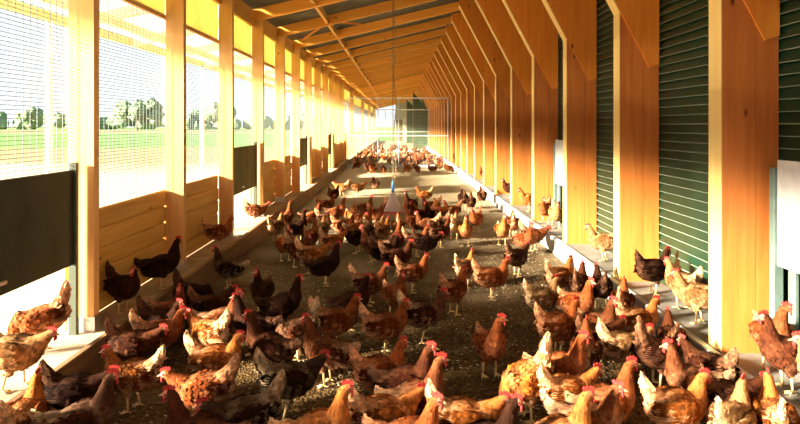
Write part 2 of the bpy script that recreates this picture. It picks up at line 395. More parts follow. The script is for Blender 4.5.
for n in range(N0, N1):
    y = fy(n) + PO
    far_bay = n >= 13                          # beyond the partition: waist-high stubs, a full post every fifth frame
    if far_bay and n % 5: place('stub_post', stub_me, wall_l, (0, y, 0))
    else: place('post', post_me, wall_l, (0, y, 0))
    place('top_panel', pan_me, wall_l, (0, y, 0)); place('batten', bat_me, wall_l, (0, y, 0)); place('eave_plank', top_me, wall_l, (0, y, 0))
    if n in HATCH:
        o = place('wire_mesh', wire_hatch, wall_l, (0, y, 0)); o['kind'] = 'stuff'
    elif far_bay:
        o = place('wire_mesh', wire_me, wall_l, (0, y, 0)); o['kind'] = 'stuff'
    else:
        for k in range(5):
            place('plank', plk_me[0], wall_l, (0.004 * ((k * 7 + n) % 3), y, LEDGE + .004 + k * 0.155))
        o = place('wire_mesh', wire_me, wall_l, (0, y, 0)); o['kind'] = 'stuff'
fp = MB().box(-2.235, -2.052, -0.006, 0.074, LEDGE, LEDGE + 0.10).tube((-2.19, -.008, .25), (-2.19, -.014, .25), .008).tube((-2.10, -.008, .27), (-2.10, -.014, .27), .008)
fp_me = fp.mesh('foot_plate', M['plate'])
for n in range(0, 6): place('foot_plate', fp_me, wall_l, (0, fy(n) + PO, 0))

# end walls
struct(MB().box(-2.2, 2.5, YB - .1, YB, -0.3, 2.3).build('shade_wall_back', M['pine_x']))      # unseen half wall added to shade the foreground; open above to light the roof
wf = struct(MB().box(-0.25, 2.5, YE, YE + .1, -0.3, 4.4).build('wall_front', M['grey_wall']))
MB().box(-.2, .4, YE - .05, YE - .01, 0, 2.1).build('door_leaf', M['shutter_olive'], wf)
MB().box(.5, 1.6, YE - .05, YE - .01, 1.2, 2.3).build('panel', M['poly'], wf)

# overhang outside
canopy = struct(corrugated(OUT_X, -2.29, YB, YE, RD + .04, 0.146, 0.018, 'trim_3', M['poly'], step=6), 'pale translucent corrugated overhang outside the wire mesh')
oraf_me = MB().prism_xz([(OUT_X + .05, roof_z(OUT_X + .05) + .05), (-2.32, roof_z(-2.32) + .02), (-2.32, roof_z(-2.32) + RD), (OUT_X + .05, roof_z(OUT_X + .05) + RD - .01)], 0, 0.07).mesh('rafter', M['pale_wood'])
for n in range(N0, N1 + 1): place('rafter', oraf_me, canopy, (0, fy(n) + .335, 0))
MB().box(OUT_X + .5, OUT_X + .56, YB, YE, roof_z(OUT_X + .53) - .02, roof_z(OUT_X + .53) + .08).build('purlin', M['pale_wood'], canopy)
gz = roof_z(OUT_X) + .10
gut = MB()
gut.prism_xz([(OUT_X - .12, gz), (OUT_X - .02, gz - .0), (OUT_X + .0, gz + .10), (OUT_X - .012, gz + .10), (OUT_X - .03, gz + .012), (OUT_X - .11, gz + .012), (OUT_X - .13, gz + .10), (OUT_X - .142, gz + .10)], YB, YE)
gut.build('gutter', M['gutter'], canopy)
for y in (6.68 - 9.5, 6.68 - 4.75, 6.68, 11.9, 17.0, 22.0, 27.0, 32.0):
    MB().tube((OUT_X - .06, y, -0.2), (OUT_X - .06, y, gz + .02), 0.042, n=12).build('support_pole', M['white_pipe'], canopy, smooth=True)

# ------------------------------------------------------------------ pop hole shutters
def shutter(n, side, dark):
    y0, y1 = fy(n) + (.075 + .335 if side < 0 else .145), fy(n + 1) - .03 + (.335 if side < 0 else 0)
    t = empty('pop_hole_shutter', (side * 2.17 if side < 0 else 2.30, y0, LEDGE))
    lx = 0.0
    def b(name, m, x0, x1, ya, yb, za, zb): return MB().box(x0, x1, ya - y0, yb - y0, za - LEDGE, zb - LEDGE).build(name, m, t, bevel=0.004)
    if side < 0:
        b('panel', dark, -.012, .012, y0 + .03, y1 - .02, SHUT_LO, SHUT_HI)
        for yy in (y0, y1 - .035): b('guide_rail', M['rail_dark'], -.025, .03, yy, yy + .032, LEDGE, SHUT_HI + .05)
        b('grip', M['plate'], .012, .030, (y0 + y1) / 2 - .05, (y0 + y1) / 2 + .05, SHUT_LO + .06, SHUT_LO + .08)
    else:
        b('panel', dark, -.012, .010, y0 + .05, y1 - .045, 0.75, 1.39)
        for yy in (y0, y1 - .045): b('guide_rail', M['rail'], -.03, .03, yy, yy + .045, LEDGE, 1.34)
        b('lower_rail', M['rail'], -.005, .02, y1 - .19, y1 - .13, LEDGE, 0.75)
        b('opening', M['darkhole'], .055, .085, y0 + .045, y1 - .05, LEDGE, .76)  # sheet coloured as the darkness inside the barn
    return t
LN = ['dark raised shutter over the bright pop hole nearest the camera, left wall', 'olive raised shutter over second bright pop hole, left wall', 'small olive raised shutter, third pop hole along the left wall', 'tiny olive raised shutter, fourth pop hole far along left wall']
for k, n in enumerate((0, 3, 6, 9)):
    tag(shutter(n, -1, M['shutter_dark'] if n == 0 else M['shutter_olive']), LN[k], 'shutter', 'raised shutters of the left wall')
for k, n in enumerate((0, 3)):
    tag(shutter(n, 1, M['shutter_white']), ('white shutter panel with grey rails beside the nearest column, right wall', 'narrow strip of white shutter between third and fourth columns, right wall')[k], 'shutter', 'white shutters of the right wall')

# ------------------------------------------------------------------ wire partition across the aisle, screens, drinker
def partition(y, label, zt):
    t = empty('wire_partition', (0, y, 0))
    for x in (-1.86, -0.75, 0.02, 1.86): MB().tube((x, 0, 0), (x, 0, zt), 0.018, n=6).build('upright', M['zinc'], t)
    for z in (1.2, zt): MB().tube((-1.88, 0, z), (1.88, 0, z), 0.02, n=6).build('rail', M['white_pipe'], t)
    MB().box(-1.88, 1.88, -.02, .02, 0.02, 0.12).build('bottom_board', M['kerb'], t)
    mb = MB(); r = 0.0018
    for i in range(int(zt / .06)): z = .15 + i * .06; mb.box(-1.86, 1.86, -r, r, z - r, z + r) if z < zt else None
    for i in range(62): x = -1.86 + i * .06; mb.box(x - r, x + r, -r, r, .1, zt)
    mb.build('wire_mesh', M['zinc'], t)['kind'] = 'stuff'
    return tag(t, label, 'partition')
partition(20.8, 'wire mesh partition with pale rails crossing the aisle in front of the hen crowd', 2.6)
partition(33.0, 'second wire partition, deep in the aisle behind the far crowd', 2.5)
for y, x0, lab in ((37.6, 1.02, 'dark green windbreak screen with slanted top standing beside the far right columns'), (48.5, .75, 'narrower dark green screen just behind the slanted windbreak screen')):
    t = empty('windbreak_screen', (0, y, 0))
    MB().prism_xz([(x0 + .03, 0.02), (1.95, 0.02), (1.95, 2.66), (x0 + .03, 3.75)], -.015, .015).build('net', M['screen'], t)
    MB().box(x0 - .02, x0 + .03, -.03, .03, 0, 3.8).build('upright', M['kerb_wood'], t)
    tag(t, lab, 'screen')

def drinker(x, y):
    t = empty('bell_drinker', (x, y, 0.0))
    prof = [(0.0, .53), (.03, .525), (.045, .49), (.075, .42), (.105, .34), (.135, .26), (.15, .225), (.148, .215), (.128, .25), (.10, .33), (.07, .41), (.0, .50)]
    MB().lathe(prof, 24).build('bell', M['bell'], t, smooth=True)
    MB().lathe([(.14, .20), (.178, .215), (.182, .245), (.176, .245), (.170, .222), (.14, .215), (.14, .20)], 24).build('drinking_rim', plain('red plastic', (0.55, 0.10, 0.10), .4), t, smooth=True)
    MB().lathe([(0, .52), (.022, .525), (.026, .56), (.026, .66), (.016, .69), (.012, .715), (0, .715)], 12).build('valve', M['blue'], t, smooth=True)
    mb = MB(); zt = roof_z(x) + .02; z = .72; k = 0
    while z < zt: mb.torus((0, 0, z), .011, .0035, (1, 0, 0) if k % 2 else (0, 1, 0)); z += .028; k += 1
    mb.build('chain', M['chain'], t)
    mb = MB(); p = Vector((.02, 0, .70))
    for i in range(1, 25):
        q = Vector((.03 + .02 * math.sin(i * .8), .01, .70 + (zt - .70) * i / 24)); mb.tube(p, q, .007, n=6); p = q
    mb.build('water_hose', M['hose'], t, smooth=True)
    return tag(t, 'milky bell drinker with blue valve hanging on a long chain amid hens', 'drinker')
drinker(-0.08, 8.9)

# ------------------------------------------------------------------ trees far outside
def tree(x, y, h, w, label, seed, group=None):
    rnd = random.Random(seed); t = empty('tree', (x, y, -0.12))
    MB().tube((0, 0, 0), (0, 0, h * .5), .25, .15, n=7).build('trunk', M['trunk'], t)
    bm = bmesh.new()
    for k in range(11):
        a = rnd.uniform(0, 6.28); q = rnd.random() ** .6
        c = Vector((math.cos(a) * w * .33 * q, math.sin(a) * w * .33 * q, h * rnd.uniform(.34, .74)))
        r = rnd.uniform(.16, .26) * min(w, h)
        g = bmesh.ops.create_icosphere(bm, subdivisions=3, radius=r, matrix=Matrix.Translation(c))
        for v in g['verts']:
            d = (v.co - c).normalized(); v.co += d * r * (.30 * noise.noise(v.co * (2.2 / r) + Vector((seed, 0, 0))) + .18 * noise.noise(v.co * (6 / r)))
    me = bpy.data.meshes.new('crown'); bm.to_mesh(me); bm.free(); me.materials.append(M['leaf']); place('crown', me, t)
    return tag(t, label, 'tree', group)
tree(-70, 150, 9.8, 17, 'large rounded hazy tree seen between the two nearest left posts', 1)
tree(-56, 162, 7.5, 9, 'pale smaller tree just right of the large rounded tree', 2)
tree(-47, 150, 8.5, 11, 'hazy tree seen between the second and third left posts', 3)
tree(-112, 170, 7.5, 11, 'hazy tree on the horizon left of the nearest post', 4)
def hedgerow():
    rnd = random.Random(9); t = empty('hedgerow', (-150, 215, -0.12)); bm = bmesh.new()
    for k in range(64):
        c = Vector((-115 + k * 3.7 + rnd.uniform(-1, 1), rnd.uniform(-2, 2), rnd.uniform(1.5, 4.2))); r = rnd.uniform(2.3, 3.4)
        g = bmesh.ops.create_icosphere(bm, subdivisions=2, radius=r, matrix=Matrix.Translation(c))
        for v in g['verts']: v.co += (v.co - c).normalized() * r * .35 * noise.noise(v.co * .9); v.co.z = max(v.co.z, 0)
    me = bpy.data.meshes.new('foliage'); bm.to_mesh(me); bm.free(); me.materials.append(M['leaf']); place('foliage', me, t)
    tag(t, 'long low hazy hedgerow along the horizon beyond the field', 'hedge')
hedgerow()

# ------------------------------------------------------------------ hens
def feather_mat():
    m, nt, b = mat('hen feathers')
    at = node(nt, 'ShaderNodeVertexColor', layer_name='plumage'); oi = node(nt, 'ShaderNodeObjectInfo')
    sp = node(nt, 'ShaderNodeSeparateColor'); nt.links.new(at.outputs[0], sp.inputs[0])
    tc = node(nt, 'ShaderNodeTexCoord')
    n = node(nt, 'ShaderNodeTexNoise'); n.inputs['Scale'].default_value = 22; n.inputs['Detail'].default_value = 5; nt.links.new(tc.outputs['Object'], n.inputs[0])
    dk = mixc(nt, oi.outputs['Color'], (0.12, 0.08, 0.07), 1.0, 'MULTIPLY')
    dk = mixc(nt, oi.outputs['Color'], dk, 0.72)
    c = mixc(nt, oi.outputs['Color'], dk, sp.outputs[1])                       # darker wing and saddle feathers
    warm = mixc(nt, oi.outputs['Color'], (2.6, 2.6, 2.6), 1.0, 'MULTIPLY')
    pale = mixc(nt, warm, (0.82, 0.62, 0.38), oi.outputs['Alpha'])
    c = mixc(nt, c, pale, sp.outputs[0])                                       # cream fluff and tail
    v = ramp(nt, ((0.0, (0.55, 0.5, 0.48)), (0.5, (1.0, 1.0, 1.0)), (1.0, (1.5, 1.45, 1.35)))); nt.links.new(sp.outputs[2], v.inputs[0])
    c = mixc(nt, c, v.outputs[0], 1.0, 'MULTIPLY')
    v2 = ramp(nt, ((0.35, (0.7, 0.68, 0.66)), (0.65, (1.2, 1.2, 1.2)))); nt.links.new(n.outputs[0], v2.inputs[0])
    c = mixc(nt, c, v2.outputs[0], 1.0, 'MULTIPLY')
    nt.links.new(c, b.inputs['Base Color']); b.inputs['Roughness'].default_value = 0.85; b.inputs['Specular IOR Level'].default_value = 0.08
    return m
M['feather'] = feather_mat()
M['red'] = noise_col('red comb skin', (0.36, 0.018, 0.016), (0.50, 0.05, 0.04), 60, rough=0.5)
M['face'] = noise_col('pink face skin', (0.60, 0.12, 0.09), (0.72, 0.22, 0.16), 60, rough=0.55)
M['shank'] = noise_col('yellow leg skin', (0.62, 0.42, 0.17), (0.78, 0.58, 0.30), 50, rough=0.55)
M['beak'] = plain('horn beak', (0.55, 0.34, 0.16), 0.4)
M['eye'] = plain('amber eye', (0.05, 0.02, 0.01), 0.15)

def ring_loft(rings, seg=16):
    """rings: (x, y, z, half_width, half_height, pale, dark, zone); closed tube, returns verts, faces, tags(flow, pale, dark, zone)"""
    P = [Vector(r[:3]) for r in rings]; V = []; Fc = []; T = []
    for i, r in enumerate(rings):
        t = (P[min(i + 1, len(P) - 1)] - P[max(i - 1, 0)]).normalized()
        side = Vector((0, 0, 1)).cross(t)
        if side.length < .25: side = Vector((0, 1, 0)) + side
        side = (side - t * side.dot(t)).normalized(); up = t.cross(side)
        for k in range(seg):
            a = 2 * math.pi * k / seg
            V.append(P[i] + side * math.cos(a) * r[3] + up * math.sin(a) * r[4]); T.append((-t, r[5], r[6], r[7]))
    n = len(rings)
    for i in range(n - 1):
        for k in range(seg):
            j = (k + 1) % seg; Fc.append((i * seg + k, i * seg + j, (i + 1) * seg + j, (i + 1) * seg + k))
    Fc.append(tuple(reversed(range(seg)))); Fc.append(tuple((n - 1) * seg + k for k in range(seg)))
    return V, Fc, T

def turn(p, pivot, ang):
    d = p - pivot; c, s = math.cos(ang), math.sin(ang)
    return pivot + Vector((d.x * c - d.y * s, d.x * s + d.y * c, d.z))

def hen_shapes(neck, head_dir, pitch=0.0, stride=0.0, tail_up=0.0, seed=1):
    """meshes of one pose: dict of part name -> list of meshes; the hen faces +X and stands on z = 0"""
    rnd = random.Random(seed)
    cp, sp = math.cos(pitch), math.sin(pitch)
    def tilt(x, z):                                        # lean of the trunk about its middle
        dx, dz = x - 0.0, z - 0.20
        return dx * cp - dz * sp, 0.20 + dx * sp + dz * cp
    body0 = [(-.178, .232, .016, .020, .7, .0), (-.16, .226, .040, .046, .65, .0), (-.125, .218, .064, .070, .5, .1), (-.085, .211, .081, .086, .28, .2), (-.04, .206, .091, .094, .15, .2),
             (.01, .206, .094, .096, .08, .1), (.055, .213, .088, .092, .06, 0), (.092, .228, .075, .080, .10, 0), (.118, .250, .058, .063, .12, 0)]
    B = []
    for x, z, w, h, pl, dk in body0:
        X, Z = tilt(x, z); B.append((X, 0, Z, w, h, pl, dk, 0))
    nw = [.046, .035, .029, .026]
    for (x, y, z), w, pl in zip(neck, nw, (.04, .04, .04, .04)): B.append((x, y, z, w, w * 1.1, pl, 0, 0))
    hd = Vector(head_dir).normalized(); hp = Vector(neck[-1])
    hz_ = hp + Vector((0, 0, .012)) + hd * .006
    up = Vector((0, 0, 1)); up = (up - hd * up.dot(hd)).normalized()
    for k, (f, w, zn) in enumerate(((.012, .0245, 0), (.026, .022, 1), (.038, .016, 1), (.046, .008, 1))):
        q = hz_ + hd * f; B.append((q.x, q.y, q.z, w * .92, w, .1, 0, zn))
    V, Fc, T = ring_loft(B)
    def add(r, seg=12):
        v, f, t = ring_loft(r, seg); o = len(V); V.extend(v); T.extend(t); Fc.extend(tuple(o + i for i in q) for q in f)
    tl = []
    for x, z, w, h, pl in ((-.09, .245, .050, .055, .2), (-.135, .275 + tail_up * .2, .043, .047, .3), (-.168, .305 + tail_up * .55, .031, .038, .6), (-.187, .335 + tail_up * .9, .020, .030, .9), (-.198, .362 + tail_up * 1.1, .011, .019, 1.0), (-.202, .382 + tail_up * 1.2, .005, .008, 1.0)):
        X, Z = tilt(x, z); tl.append((X, 0, Z, w, h, pl, 0, 0))
    add(tl[::-1])
    for s in (-1, 1):                                      # folded wings
        wg = []
        for x, z, w, h, dk in ((.085, .236, .006, .020, .2), (.06, .236, .020, .046, .35), (.01, .232, .025, .060, .5), (-.05, .230, .024, .056, .6), (-.10, .236, .018, .040, .8), (-.145, .246, .010, .022, .9), (-.17, .252, .004, .008, .9)):
            X, Z = tilt(x, z); yy = s * (.078 if x > -.06 else .078 + (x + .06) * .30)
            wg.append((X, yy, Z, w, h, .0, dk, 0))
        add(wg[::-1])
        sx = stride * s
        add([(.002, s * .045, .19, .050, .056, .3, 0, 0), (.006 + sx * .2, s * .047, .15, .040, .045, .35, 0, 0), (.004 + sx * .45, s * .047, .115, .024, .027, .4, 0, 0), (-.002 + sx * .6, s * .047, .094, .013, .014, .4, 0, 0)])
    src = bpy.data.meshes.new('source'); src.from_pydata(V, [], Fc); src.update()
    ob = bpy.data.objects.new('source', src); COL.objects.link(ob)
    md = ob.modifiers.new('r', 'REMESH'); md.mode = 'VOXEL'; md.voxel_size = 0.0068
    dg = bpy.context.evaluated_depsgraph_get(); me = bpy.data.meshes.new_from_object(ob.evaluated_get(dg))
    COL.objects.unlink(ob); bpy.data.objects.remove(ob)
    bm = bmesh.new(); bm.from_mesh(me)
    for _ in range(3): bmesh.ops.smooth_vert(bm, verts=bm.verts, factor=0.5, use_axis_x=True, use_axis_y=True, use_axis_z=True)
    for v in bm.verts: v.normal_update()
    kd = kdtree.KDTree(len(V))
    for i, v in enumerate(V): kd.insert(v, i)
    kd.balance()
    lay = bm.verts.layers.float_color.new('plumage')
    zone = {}
    bm.verts.ensure_lookup_table(); bm.faces.ensure_lookup_table()
    for v in bm.verts:
        w0 = 0; pl = dk = 0; zc = 0
        for co, i, d in kd.find_n(v.co, 3):
            w = 1 / (d + .004); w0 += w; pl += T[i][1] * w; dk += T[i][2] * w
        zone[v.index] = T[kd.find(v.co)[1]][3]
        und = max(0.0, min(1.0, (.17 - v.co.z) / .06)) if abs(v.co.x) < .15 else 0
        v[lay] = (min(1, pl / w0 + .35 * und), dk / w0, .5 + .25 * noise.noise(v.co * 40), 1)
    for f in bm.faces:
        f.smooth = True
        f.material_index = 1 if all(zone[v.index] == 1 for v in f.verts) else 0
    # overlapping feathers
    base_faces = list(bm.faces); wts = [f.calc_area() for f in base_faces]
    picks = rnd.choices(base_faces, wts, k=1250)
    made = []
    for f in picks:
        c = f.calc_center_median(); i = kd.find(c)[1]; fl, pl, dk, zn = T[i]
        if zn == 1: continue
        nrm = f.normal; d = fl - nrm * fl.dot(nrm)
        if d.length < .05: continue
        d.normalize(); d = (d + Vector((0, 0, -.22)) - nrm * (-.22 * nrm.z)).normalized()
        neckish = c.z > .30 and c.x > 0
        L = rnd.uniform(.016, .024) if neckish else rnd.uniform(.024, .040) * (1.25 if pl > .45 else 1)
        w = L * (.26 if neckish else .36)
        sd = nrm.cross(d).normalized(); lift = rnd.uniform(.05, .20)
        made.append((c - d * L * .2 + nrm * .0008, c + d * L * .35 + sd * w + nrm * (L * lift * .4), c + d * L * .8 + nrm * L * lift, c + d * L * .35 - sd * w + nrm * (L * lift * .4), pl, dk, rnd.random()))
    # long tail and wing quills
    for k in range(9):
        a = (k - 4) / 4; X, Z = tilt(-.12, .27); X2, Z2 = tilt(-.200 + .024 * abs(a), .398 + tail_up * 1.2 - .045 * abs(a))
        p = Vector((X, a * .02, Z)); q = Vector((X2, a * .035, Z2)); sd = Vector((1, 0, .3)).normalized() * .011; m_ = p.lerp(q, .72)
        made.append((p, m_ + sd, q, m_ - sd * 1.3, 1.0, 0.0, rnd.uniform(.3, .8)))
    for s in (-1, 1):
        for k in range(7):
            X, Z = tilt(-.02 - k * .006, .262 - k * .011); X2, Z2 = tilt(-.165 - .006 * k, .262 - k * .013)
            p = Vector((X, s * .099, Z)); q = Vector((X2, s * (.064 - .002 * k), Z2)); m_ = p.lerp(q, .55) + Vector((0, s * .010, 0)); sd = Vector((0, s * .004, .010))
            made.append((p, m_ + sd, q, m_ - sd, .25 if k > 4 else .0, .85, rnd.uniform(.2, .8)))
    for a, b_, c_, d_, pl, dk, br in made:
        vs = [bm.verts.new(q) for q in (a, b_, c_, d_)]
        for v in vs: v[lay] = (pl, dk, br, 1)
        for tri in ((0, 1, 2), (0, 2, 3)):
            f = bm.faces.new([vs[t] for t in tri]); f.material_index = 0; f.smooth = False
    # shanks and toes
    lg = MB()
    for s in (-1, 1):
        sx = stride * s; k0 = Vector((-.002 + sx * .6, s * .047, .108)); an = Vector((-.012 + sx, s * .049, .014))
        lg.tube(k0, an, .0085, .0070, n=8)
        for ang, L in ((0, .052), (.55, .046), (-.55, .046), (math.pi, .024)):
            t = an + Vector((math.cos(ang) * L, math.sin(ang) * L, -.009)); lg.tube(an + Vector((0, 0, -.002)), t, .0066, .0036, n=6)
    o = [bm.verts.new(v) for v in lg.v]
    for f in lg.f:
        q = bm.faces.new([o[i] for i in f]); q.material_index = 2; q.smooth = True
    hen = bpy.data.meshes.new('hen'); bm.to_mesh(hen); bm.free()
    for k in ('feather', 'face', 'shank'): hen.materials.append(M[k])
    # head furniture
    sd = up.cross(hd).normalized()
    def loc(f, s, u): return hz_ + hd * f + sd * s + up * u
    def from_pts(name, m, groups):
        mb = MB()
        for pts in groups:                                 # flat outline (f, u) thickened across the head
            b0 = len(mb.v); n = len(pts)
            for th in (-.0028, .0028):
                mb.v += [tuple(loc(f, th, u)) for f, u in pts]
            mb.f.append(tuple(b0 + i for i in range(n))); mb.f.append(tuple(b0 + n + i for i in reversed(range(n))))
            for i in range(n): j = (i + 1) % n; mb.f.append((b0 + j, b0 + i, b0 + n + i, b0 + n + j))
        return mb.mesh(name, m)
    comb = from_pts('comb', M['red'], [[(-.010, .016), (.040, .012), (.046, .022), (.038, .036), (.031, .030), (.025, .043), (.017, .035), (.008, .044), (.001, .034), (-.010, .040), (-.018, .028)]])
    def blob(name, m, cs):
        bm = bmesh.new()
        for c, r, sc in cs:
            bmesh.ops.create_icosphere(bm, subdivisions=2, radius=r, matrix=Matrix.Translation(c) @ Matrix.Diagonal((*sc, 1)))
        me = bpy.data.meshes.new(name); bm.to_mesh(me); bm.free(); me.materials.append(m); me.shade_smooth(); return me
    wat = [blob('wattle', M['red'], [(loc(.036, s * .008, -.024), .011, (.6, .6, 1.5))]) for s in (-1, 1)]
    eye = [blob('eye', M['eye'], [(loc(.026, s * .0195, .004), .0048, (1, 1, 1))]) for s in (-1, 1)]
    bk = MB(); bk.tube(loc(.038, 0, -.001), loc(.064, 0, -.008), .0085, .0012, n=8); beak = bk.mesh('beak', M['beak'], True)
    return {'hen': hen, 'comb': comb, 'beak': beak, 'wattle': wat, 'eye': eye}

def necked(x0, z0, x1, z1, ang):
    """four neck points from the shoulders to the nape, swung sideways by ang towards the head"""
    out = []
    for k, t in enumerate((.25, .55, .8, 1.0)):
        p = Vector((x0 + (x1 - x0) * t, 0, z0 + (z1 - z0) * t)); out.append(tuple(turn(p, Vector((x0, 0, 0)), ang * t * .5)))
    return out
def hd_(a, dz=-.05): return (math.cos(a), math.sin(a), dz)
POSE = {
    'N':  hen_shapes(necked(.118, .262, .150, .352, 0), hd_(0), 0, .018, 0, 1),
    'NL': hen_shapes(necked(.118, .262, .142, .352, .9), hd_(1.1), 0, .0, .008, 2),
    'NR': hen_shapes(necked(.118, .262, .142, .352, -.9), hd_(-1.1), 0, -.015, 0, 3),
    'A':  hen_shapes(necked(.100, .290, .128, .405, 0), hd_(0, .02), .26, .01, -.04, 4),
    'AL': hen_shapes(necked(.100, .290, .122, .405, 1.0), hd_(1.2, 0), .26, .0, -.04, 5),
    'AR': hen_shapes(necked(.100, .290, .122, .405, -1.0), hd_(-1.2, 0), .26, .0, -.03, 6),
    'W':  hen_shapes(necked(.125, .250, .195, .300, 0), hd_(0, -.08), -.06, .035, .0, 7),
    'K':  hen_shapes(necked(.128, .215, .190, .085, 0), (.75, 0, -.66), -.22, .02, .02, 8),
}
TONE = {'R': (.34, .074, .013, .55), 'L': (.54, .155, .024, .9), 'D': (.090, .022, .007, .14), 'B': (.042, .012, .005, .05), 'P': (.48, .23, .08, .92), 'M': (.20, .048, .011, .55),
        'E': (.090, .022, .007, .75), 'F': (.042, .012, .005, .62)}       # the last two: dark hens with cream tails

hen_rnd = random.Random(11)
PLACED = []                                               # (x, y) of every hen, to keep bodies apart
def ray_at(px, py, z):
    d = F_PX * (EYE - z) / (py - VPY)
    return (px - VPX) / F_PX * d, d
def put_hen(x, y, z, heading, pose, tone, label, group=None, detail=2, size=None):
    sh = POSE[pose]; s = size or hen_rnd.uniform(.90, .98)
    o = place('hen', sh['hen'], None, (x, y, z)); o.rotation_euler = (0, 0, R(heading)); o.scale = (s * .93, s * .95, s)
    c = TONE[tone]; j = hen_rnd.uniform(.50, .80); o.color = (c[0] * j, c[1] * j, c[2] * j, c[3] * hen_rnd.uniform(.85, 1.0))
    tag(o, label, 'hen', group)
    if detail >= 1: place('comb', sh['comb'], o)
    if detail >= 2:
        place('beak', sh['beak'], o)
        for k in (0, 1): place('wattle', sh['wattle'][k], o); place('eye', sh['eye'][k], o)
    return o

